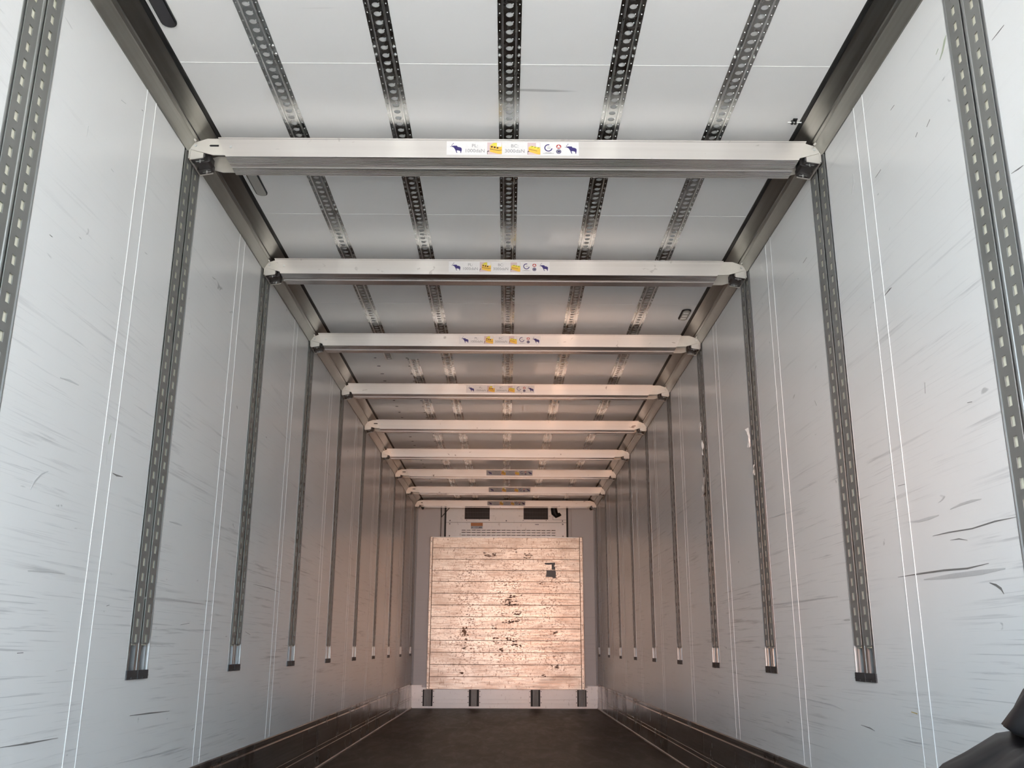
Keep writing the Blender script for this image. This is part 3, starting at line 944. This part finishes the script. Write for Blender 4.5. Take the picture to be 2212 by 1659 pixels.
# ------------------------------------------------------------------ cooling unit above the bulkhead
UY = 12.800
cu_ = empty('cooling_unit', (0.009, UY, 2.21))
tag(cu_, 'pale cooling unit with two fan openings and slotted lower panel above the bulkhead', 'cooling unit')
Zr = lambda z: z - 2.21
mb = MB()       # upper cover with two openings
xs = [-0.824, -0.573, -0.229, 0.237, 0.575, 0.824]
mb.box((xs[0], 0, Zr(2.419)), (xs[5], 0.024, Zr(2.460)))
mb.box((xs[0], 0, Zr(2.652)), (xs[5], 0.024, Zr(2.690)))
for a, b in ((0, 1), (2, 3), (4, 5)):
    mb.box((xs[a], 0, Zr(2.460)), (xs[b], 0.024, Zr(2.652)))
up_ = mb.build('upper_cover', M['unit_white'], cu_)
mb = MB()       # lower cover with louvre slots
cols, rows = 19, 3
gx0, gx1 = -0.618, 0.681
cw = (gx1 - gx0) / cols
zr_ = [2.243, 2.278, 2.310]
zc = [2.214, 2.2385, 2.2475, 2.2735, 2.2825, 2.3055, 2.3145, 2.4145]
mb.box((-0.824, 0, Zr(2.214)), (gx0, 0.024, Zr(2.4145)))
mb.box((gx1, 0, Zr(2.214)), (0.824, 0.024, Zr(2.4145)))
for a, b in ((0, 1), (2, 3), (4, 5), (6, 7)):
    mb.box((gx0, 0, Zr(zc[a])), (gx1, 0.024, Zr(zc[b])))
for a, b in ((1, 2), (3, 4), (5, 6)):
    for c_ in range(cols + 1):
        xa = gx0 + c_ * cw - 0.0075
        mb.box((max(xa, gx0), 0, Zr(zc[a])), (min(xa + 0.015, gx1), 0.024, Zr(zc[b])))
lo_ = mb.build('lower_cover', M['unit_white'], cu_)
mb = MB()
mb.box((-0.83, 0.030, Zr(2.214)), (0.83, 0.038, Zr(2.69)))
mb.build('dark_interior', M['interior_dark'], cu_)
for s in (-1, 1):
    mb = MB()
    x0, x1 = sorted((s * 0.825, s * 0.850))
    mb.box((x0, 0.004, Zr(2.214)), (x1, 0.038, Zr(2.69)))
    mb.build('side_seal', M['rubber_black'], cu_)
for x0, x1 in ((xs[1], xs[2]), (xs[3], xs[4])):
    mb = MB()
    for k in range(15):
        x = x0 + (k + 0.5) * (x1 - x0) / 15
        mb.box((x - 0.0012, 0.006, Zr(2.460)), (x + 0.0012, 0.0085, Zr(2.652)))
    for z in (2.500, 2.556, 2.612):
        mb.box((x0, 0.004, Zr(z) - 0.0012), (x1, 0.006, Zr(z) + 0.0012))
    gr = mb.build('fan_grille', M['dark_steel'], up_)
    for sx, xe in ((-1, x0), (1, x1)):
        for z in (2.507, 2.607):
            mb = MB()
            ln = 0.052 if (sx > 0) == (x0 < 0) else 0.016
            a, b_ = sorted((xe + sx * 0.006, xe + sx * (0.006 + ln)))
            mb.box((a, -0.006, Zr(z) - 0.0035), (b_, -0.0005, Zr(z) + 0.0035))
            mb.cyl((xe + sx * (0.006 + ln), -0.0005, Zr(z)), 0.010, (0, -1, 0), 0.008, 8)
            mb.build('clip', M['bracket_steel'], gr)
for x, z, par in ((-0.772, 2.625, up_), (-0.772, 2.440, up_), (0.000, 2.440, up_), (0.772, 2.440, up_), (-0.775, 2.395, lo_), (-0.775, 2.232, lo_), (0.776, 2.395, lo_), (0.776, 2.232, lo_), (-0.545, 2.446, up_), (-0.235, 2.446, up_), (0.232, 2.446, up_), (0.548, 2.446, up_)):
    mb = MB()
    mb.cyl((x, 0, Zr(z)), 0.0095 if abs(x) > 0.6 or x == 0 else 0.006, (0, -1, 0), 0.005, 8)
    mb.build('screw', M['dark_steel'], par)
mb = MB()
mb.box((-0.485, -0.0010, Zr(2.329)), (-0.322, -0.0001, Zr(2.411)), 0)
mb.box((-0.4848, -0.0020, Zr(2.367)), (-0.3222, -0.0011, Zr(2.4108)), 1)
for x, z, w, h in ((-0.467, 2.345, .006, .008), (-0.405, 2.353, .018, .003), (-0.352, 2.350, .018, .009), (-0.37, 2.346, .008, .005)):
    mb.box((x - w, -0.0020, Zr(z) - h / 2), (x + w, -0.0011, Zr(z) + h / 2), 2)
lb = mb.build('warning_label', [M['sticker_grey'], M['print_orange'], M['print_black']], lo_)
lb['label'] = 'orange and grey warning label'
mb = MB()
mb.box((0.395, -0.001, Zr(2.385)), (0.447, -0.0001, Zr(2.397)))
mb.build('type_plate', M['print_grey'], lo_)
mb = MB()
for a, b in (((0.640, 2.455), (0.643, 2.652)), ((0.643, 2.455), (0.82, 2.458))):
    mb.box((a[0], -0.0035, Zr(a[1])), (b[0], -0.0002, Zr(b[1])))
mb.build('hatch_edge', M['dark_steel'], up_)
# black drain elbow
mb = MB()
mb.tube([(0.655, -0.045, Zr(2.66)), (0.652, -0.045, Zr(2.600)), (0.662, -0.045, Zr(2.545)), (0.692, -0.045, Zr(2.512)), (0.728, -0.045, Zr(2.522)), (0.742, -0.045, Zr(2.532))], [0.042, 0.043, 0.048, 0.040, 0.026, 0.024], 12)
mb.build('drain_elbow', M['rubber_black'], up_, smooth=True)
# conduit and cable beside the unit
cb = MB()
cb.tube([(-0.887, 12.815, 2.215), (-0.887, 12.815, 2.66)], 0.005, 8)
cd = cb.build('conduit', M['dark_steel'])
tag(cd, 'thin upright conduit on the front wall beside the cooling unit', 'conduit')
cb = MB()
cb.tube([(-0.888, 12.798, 2.66), (-0.884, 12.795, 2.56), (-0.880, 12.790, 2.483), (-0.86, 12.786, 2.51), (-0.80, 12.782, 2.58), (-0.745, 12.780, 2.65)], 0.0055, 8)
cd = cb.build('cable', M['rubber_black'], smooth=True)
tag(cd, 'loose black cable hanging in a loop beside the cooling unit', 'cable')
for s in (-1, 1):
    mb = MB()
    mb.prism(ellipse(0, 0, 0.020, 0.026, 14) , lambda p, t: (s * 1.160 + 0.016 + p[0], t, 2.618 + p[1]), 12.792, 12.826)
    mb.prism([(-0.020, 0), (0.020, 0), (0.020, 0.045), (-0.020, 0.045)], lambda p, t: (s * 1.160 + 0.016 + p[0], t, 2.618 + p[1]), 12.7925, 12.8255)
    o = mb.build('rubber_stop', M['rubber_black'])
    tag(o, 'black round-ended rubber stop under the last beam, ' + ('tarpaulin side' if s > 0 else 'side opposite the tarpaulin'), 'rubber stop', 'rubber stops under the last beam')

# ------------------------------------------------------------------ lamps set in the ceiling
def stadium(w, y0, y1, n=8):
    r = w / 2
    P = [(r * math.cos(PI * i / n), y1 - r + r * math.sin(PI * i / n)) for i in range(n + 1)]
    P += [(r * math.cos(PI + PI * i / n), y0 + r + r * math.sin(PI + PI * i / n)) for i in range(n + 1)]
    return P
def lamp(x, y0, y1, lens, label, ribs=0):
    e = empty('ceiling_lamp', (x, (y0 + y1) / 2, H))
    tag(e, label, 'lamp', 'lamps set in the ceiling')
    h = (y1 - y0) / 2
    mb = MB()
    mb.prism(stadium(0.056, -h - 0.003, h + 0.003), XY, -0.0022, -0.0001)
    mb.build('gasket', M['bead_white'] if not ribs else M['plastic_dark'], e)
    mb = MB()
    mb.prism(stadium(0.050, -h, h), XY, -0.0075, -0.0022)
    hs = mb.build('housing', M['rubber_black'], e)
    mb = MB()
    mb.prism(stadium(0.041, -h + 0.005, h - 0.005), XY, -0.0100, -0.0076)
    ln = mb.build('lens', M[lens], hs)
    for k in range(ribs):
        y = -h + (k + 1) * 2 * h / (ribs + 1)
        mb = MB()
        mb.box((-0.015, y - 0.008, -0.0118), (0.015, y + 0.008, -0.0101))
        mb.build('reflector', M['bright_aluminium'], hs)
lamp(-1.083, 2.17, 2.592, 'lens_dark', 'long black ceiling lamp before the ribbed beam, beside the coved profile')
lamp(-1.079, 3.34, 3.760, 'lens_grey', 'long grey ceiling lamp beyond the ribbed beam, beside the coved profile')
lamp(1.078, 5.180, 5.362, 'lens_grey', 'short ceiling lamp with bright reflectors near the third beam', 3)

# stray bolt with rubber washers under the ceiling edge
bt = empty('hanging_bolt', (1.096, 3.123, 2.688))
tag(bt, 'small threaded bolt with black washers at the ceiling edge before the ribbed beam', 'bolt')
mb = MB()
mb.cyl((-0.024, 0, 0), 0.0028, (1, 0, 0), 0.052, 8)
mb.build('shank', M['bright_aluminium'], bt)
for x in (-0.010, 0.002):
    mb = MB()
    mb.cyl((x, 0, 0), 0.0085, (1, 0, 0), 0.006, 10)
    mb.build('washer', M['rubber_black'], bt)
mb = MB()
mb.box((-0.004, -0.010, 0.0075), (0.012, 0.004, 0.0118))
mb.build('clip', M['rubber_black'], bt)

# ------------------------------------------------------------------ scuffs with a shape of their own on the walls (pixel -> wall plane)
def on_wall(px, py, sgn):
    d = rgt * ((px - 1106) / F_PX) + upv * ((829.5 - py) / F_PX) + fwd
    t = (sgn * W2 - CAM_X) / d.x
    return (d.y * t, CAM_Z + d.z * t)
def scuff(name, sgn, pts, wid, mat, parent):
    P = [on_wall(x, y, sgn) for x, y in pts]
    L, R_ = [], []
    for i, p in enumerate(P):
        a, b = P[max(0, i - 1)], P[min(len(P) - 1, i + 1)]
        dx, dz = b[0] - a[0], b[1] - a[1]
        l = math.hypot(dx, dz) or 1
        w = min(wid, 0.005 + wid * 0.4) * (0.2 if i in (0, len(P) - 1) else random.uniform(0.6, 0.9)) / 2
        L.append((p[0] - dz / l * w, p[1] + dx / l * w))
        R_.append((p[0] + dz / l * w, p[1] - dx / l * w))
    mb = MB()
    mb.prism(L + R_[::-1], lambda q, t: (sgn * (W2 - t), q[0], q[1]), 0.0001, 0.0007)
    mb.build(name, M[mat], parent)
WL, WR = bpy.data.objects['wall_left'], bpy.data.objects['wall_right']
for pts, w, m_ in (([(1940, 1247), (1990, 1239), (2040, 1232), (2090, 1228), (2136, 1217)], 0.006, 'scuff_dark'), ([(2138, 1259), (2152, 1264), (2163, 1272), (2169, 1283)], 0.010, 'scuff_dark'),
                   ([(2015, 1158), (2050, 1150), (2100, 1142), (2150, 1126), (2195, 1117)], 0.005, 'scuff_dark'), ([(1962, 1128), (1985, 1126), (2006, 1120), (2028, 1113)], 0.016, 'scuff_grey'),
                   ([(2053, 1100), (2075, 1090), (2100, 1082), (2120, 1078)], 0.012, 'scuff_grey'), ([(1996, 1252), (2060, 1244), (2120, 1236), (2172, 1228)], 0.026, 'scuff_grey'),
                   ([(2053, 1167), (2072, 1164), (2090, 1167)], 0.004, 'scuff_dark'), ([(1940, 1050), (1955, 1046)], 0.009, 'scuff_dark'), ([(1969, 1538), (1982, 1542)], 0.022, 'scuff_ochre'),
                   ([(1860, 1566), (1880, 1573), (1890, 1579)], 0.006, 'scuff_dark'), ([(1690, 1500), (1720, 1505), (1800, 1524), (1824, 1534)], 0.005, 'scuff_grey'), ([(1942, 1596), (1980, 1605), (2010, 1609)], 0.006, 'scuff_grey'),
                   ([(2030, 130), (2036, 112), (2041, 88), (2044, 76)], 0.020, 'scuff_green'), ([(2022, 118), (2027, 105)], 0.012, 'scuff_green'), ([(2143, 87), (2158, 68), (2169, 54)], 0.004, 'scuff_dark'),
                   ([(2002, 274), (2009, 258)], 0.013, 'scuff_dark'), ([(1978, 296), (1982, 286)], 0.016, 'scuff_dark'), ([(1924, 238), (1932, 227)], 0.008, 'scuff_dark'), ([(1891, 384), (1903, 366)], 0.008, 'scuff_dark'),
                   ([(1840, 420), (1844, 392), (1843, 376)], 0.014, 'scuff_grey'), ([(1910, 640), (1922, 625), (1926, 621)], 0.006, 'scuff_dark'), ([(1688, 620), (1702, 598), (1715, 588)], 0.010, 'scuff_grey'),
                   ([(1735, 568), (1743, 556)], 0.011, 'scuff_dark'), ([(1760, 865), (1764, 876)], 0.008, 'scuff_dark'), ([(1998, 826), (1999, 850)], 0.007, 'scuff_dark'), ([(2090, 870), (2100, 868)], 0.010, 'scuff_dark'),
                   ([(1580, 830), (1584, 806)], 0.022, 'scuff_grey'), ([(1660, 1120), (1700, 1108), (1740, 1096)], 0.010, 'scuff_grey'), ([(1650, 1310), (1720, 1300), (1810, 1288)], 0.012, 'scuff_grey'),
                   ([(2185, 375), (2200, 365), (2211, 357)], 0.004, 'scuff_dark')):
    scuff('scuff_mark', 1, pts, w, m_, WR)
for pts, w, m_ in (([(243, 1022), (252, 1027), (265, 1030)], 0.010, 'scuff_dark'), ([(234, 960), (237, 945), (240, 936)], 0.016, 'scuff_green'), ([(228, 1005), (231, 975)], 0.018, 'scuff_grey'), ([(37, 1411), (50, 1410)], 0.012, 'scuff_dark'),
                   ([(0, 1615), (60, 1606), (125, 1594)], 0.006, 'scuff_dark'), ([(280, 1546), (320, 1541), (366, 1536)], 0.006, 'scuff_dark'), ([(65, 1058), (75, 1040), (90, 1024), (104, 1018)], 0.010, 'scuff_grey'),
                   ([(366, 1127), (380, 1130), (393, 1135)], 0.018, 'scuff_grey'), ([(390, 1350), (409, 1346)], 0.008, 'scuff_dark'), ([(230, 1309), (236, 1307)], 0.008, 'scuff_dark'), ([(443, 1298), (456, 1299)], 0.006, 'scuff_dark'),
                   ([(187, 295), (191, 272)], 0.010, 'scuff_grey'), ([(306, 237), (309, 240)], 0.010, 'scuff_dark'), ([(107, 507), (113, 512)], 0.010, 'scuff_dark'), ([(240, 365), (245, 371)], 0.014, 'scuff_grey'), ([(262, 216), (272, 224)], 0.016, 'scuff_grey'),
                   ([(130, 816), (150, 822), (170, 832)], 0.012, 'scuff_grey'), ([(250, 1650), (330, 1632), (400, 1612)], 0.006, 'scuff_grey'), ([(530, 1365), (540, 1371)], 0.014, 'scuff_dark'), ([(547, 1262), (580, 1270), (606, 1280)], 0.006, 'scuff_dark'),
                   ([(535, 1372), (538, 1370)], 0.02, 'scuff_grey'), ([(410, 685), (413, 710)], 0.010, 'scuff_grey'), ([(280, 1290), (360, 1294), (440, 1305)], 0.020, 'scuff_grey'), ([(120, 1450), (145, 1446)], 0.006, 'scuff_grey'), ([(60, 1233), (110, 1234), (140, 1240)], 0.014, 'scuff_grey')):
    scuff('scuff_mark', -1, pts, w, m_, WL)
# scraps of clear tape left on two rails
for k, (px, py, dy, dz) in enumerate(((1622, 945, 0.05, 0.10), (1634, 1016, 0.03, 0.05), (1518, 925, 0.05, 0.07), (1522, 968, 0.05, 0.09), (1524, 1052, 0.09, 0.11))):
    y, z = on_wall(px, py, 1)
    mb = MB()
    nn = 5
    V, Fc = [], []
    for i in range(nn):
        for j in range(nn):
            V.append((W2 - 0.008 - random.uniform(0, 0.012), y + (i / (nn - 1) - 0.5) * dy + random.uniform(-.006, .006), z + (j / (nn - 1) - 0.5) * dz + random.uniform(-.006, .006)))
    for i in range(nn - 1):
        for j in range(nn - 1):
            a = i * nn + j
            Fc.append((a, a + 1, a + nn + 1, a + nn))
    mb.add(V, Fc)
    o = mb.build('tape_scrap', M['tape_clear'])
    tag(o, '%s crumpled scrap of pale tape on the slotted rail %s from the bulkhead' % (('upper', 'lower', 'topmost', 'middle', 'lowest')[k], 'eighth' if k < 2 else 'seventh'), 'tape', 'tape scraps on the ' + ('eighth' if k < 2 else 'seventh') + ' rail')

# ------------------------------------------------------------------ folded black tarpaulin by the rear end of the wall
def tarp_layer(prof, seed, amp):
    """folded heap against the wall: prof = (radius, height) from the floor up"""
    rnd = random.Random(seed)
    ph = [rnd.uniform(0, 6.28) for _ in range(8)]
    P = []
    for (r0, z0), (r1, z1) in zip(prof[:-1], prof[1:]):
        m = max(2, int(math.hypot(r1 - r0, z1 - z0) / 0.022))
        P += [(r0 + (r1 - r0) * i / m, z0 + (z1 - z0) * i / m) for i in range(m)]
    P.append(prof[-1])
    nu = 110
    V, Fc = [], []
    for j, (r, z) in enumerate(P):
        for i in range(nu):
            q = 2 * PI * i / nu
            # sharp creases: folded-sine ridges
            w = 0.55 * abs(math.sin(2.5 * q + ph[0] + 6 * z)) + 0.30 * abs(math.sin(6 * q + ph[1] - 11 * z)) + 0.15 * abs(math.sin(14 * q + ph[2] + 17 * z))
            rr = r + amp * (w - 0.55) * min(1, r / 0.2)
            dz = amp * 0.5 * (abs(math.sin(4 * q + ph[3])) - 0.5) * (1 if 0 < j < len(P) - 1 else 0) * min(1, z / 0.15)
            V.append((min(1.205, 1.19 + rr * math.cos(q)), 1.6 + rr * 1.0 * math.sin(q), z + dz))
    n_ = len(P)
    for j in range(n_ - 1):
        for i in range(nu):
            Fc.append((j * nu + i, j * nu + (i + 1) % nu, (j + 1) * nu + (i + 1) % nu, (j + 1) * nu + i))
    Fc.append(tuple(range(nu))[::-1])
    Fc.append(tuple(range((n_ - 1) * nu, n_ * nu)))
    mb = MB()
    mb.add(V, Fc)
    return mb
tarp = empty('tarpaulin', (1.19, 1.6, 0))
tag(tarp, 'crumpled black folded tarpaulin heaped against the side wall', 'tarpaulin')
for nm, prof_, sd in (('lower_fold', [(0.56, 0.002), (0.57, 0.28), (0.525, 0.45), (0.430, 0.556), (0.340, 0.610), (0.28, 0.622), (0.05, 0.624)], 3),
                      ('upper_fold', [(0.27, 0.616), (0.315, 0.622), (0.328, 0.632), (0.284, 0.690), (0.22, 0.75), (0.15, 0.79), (0.07, 0.81), (0.01, 0.815)], 11)):
    o = tarp_layer(prof_, sd, 0.030).build(nm, M['tarpaulin'], tarp, smooth=True)
    o.location = (-1.19, -1.6, 0)
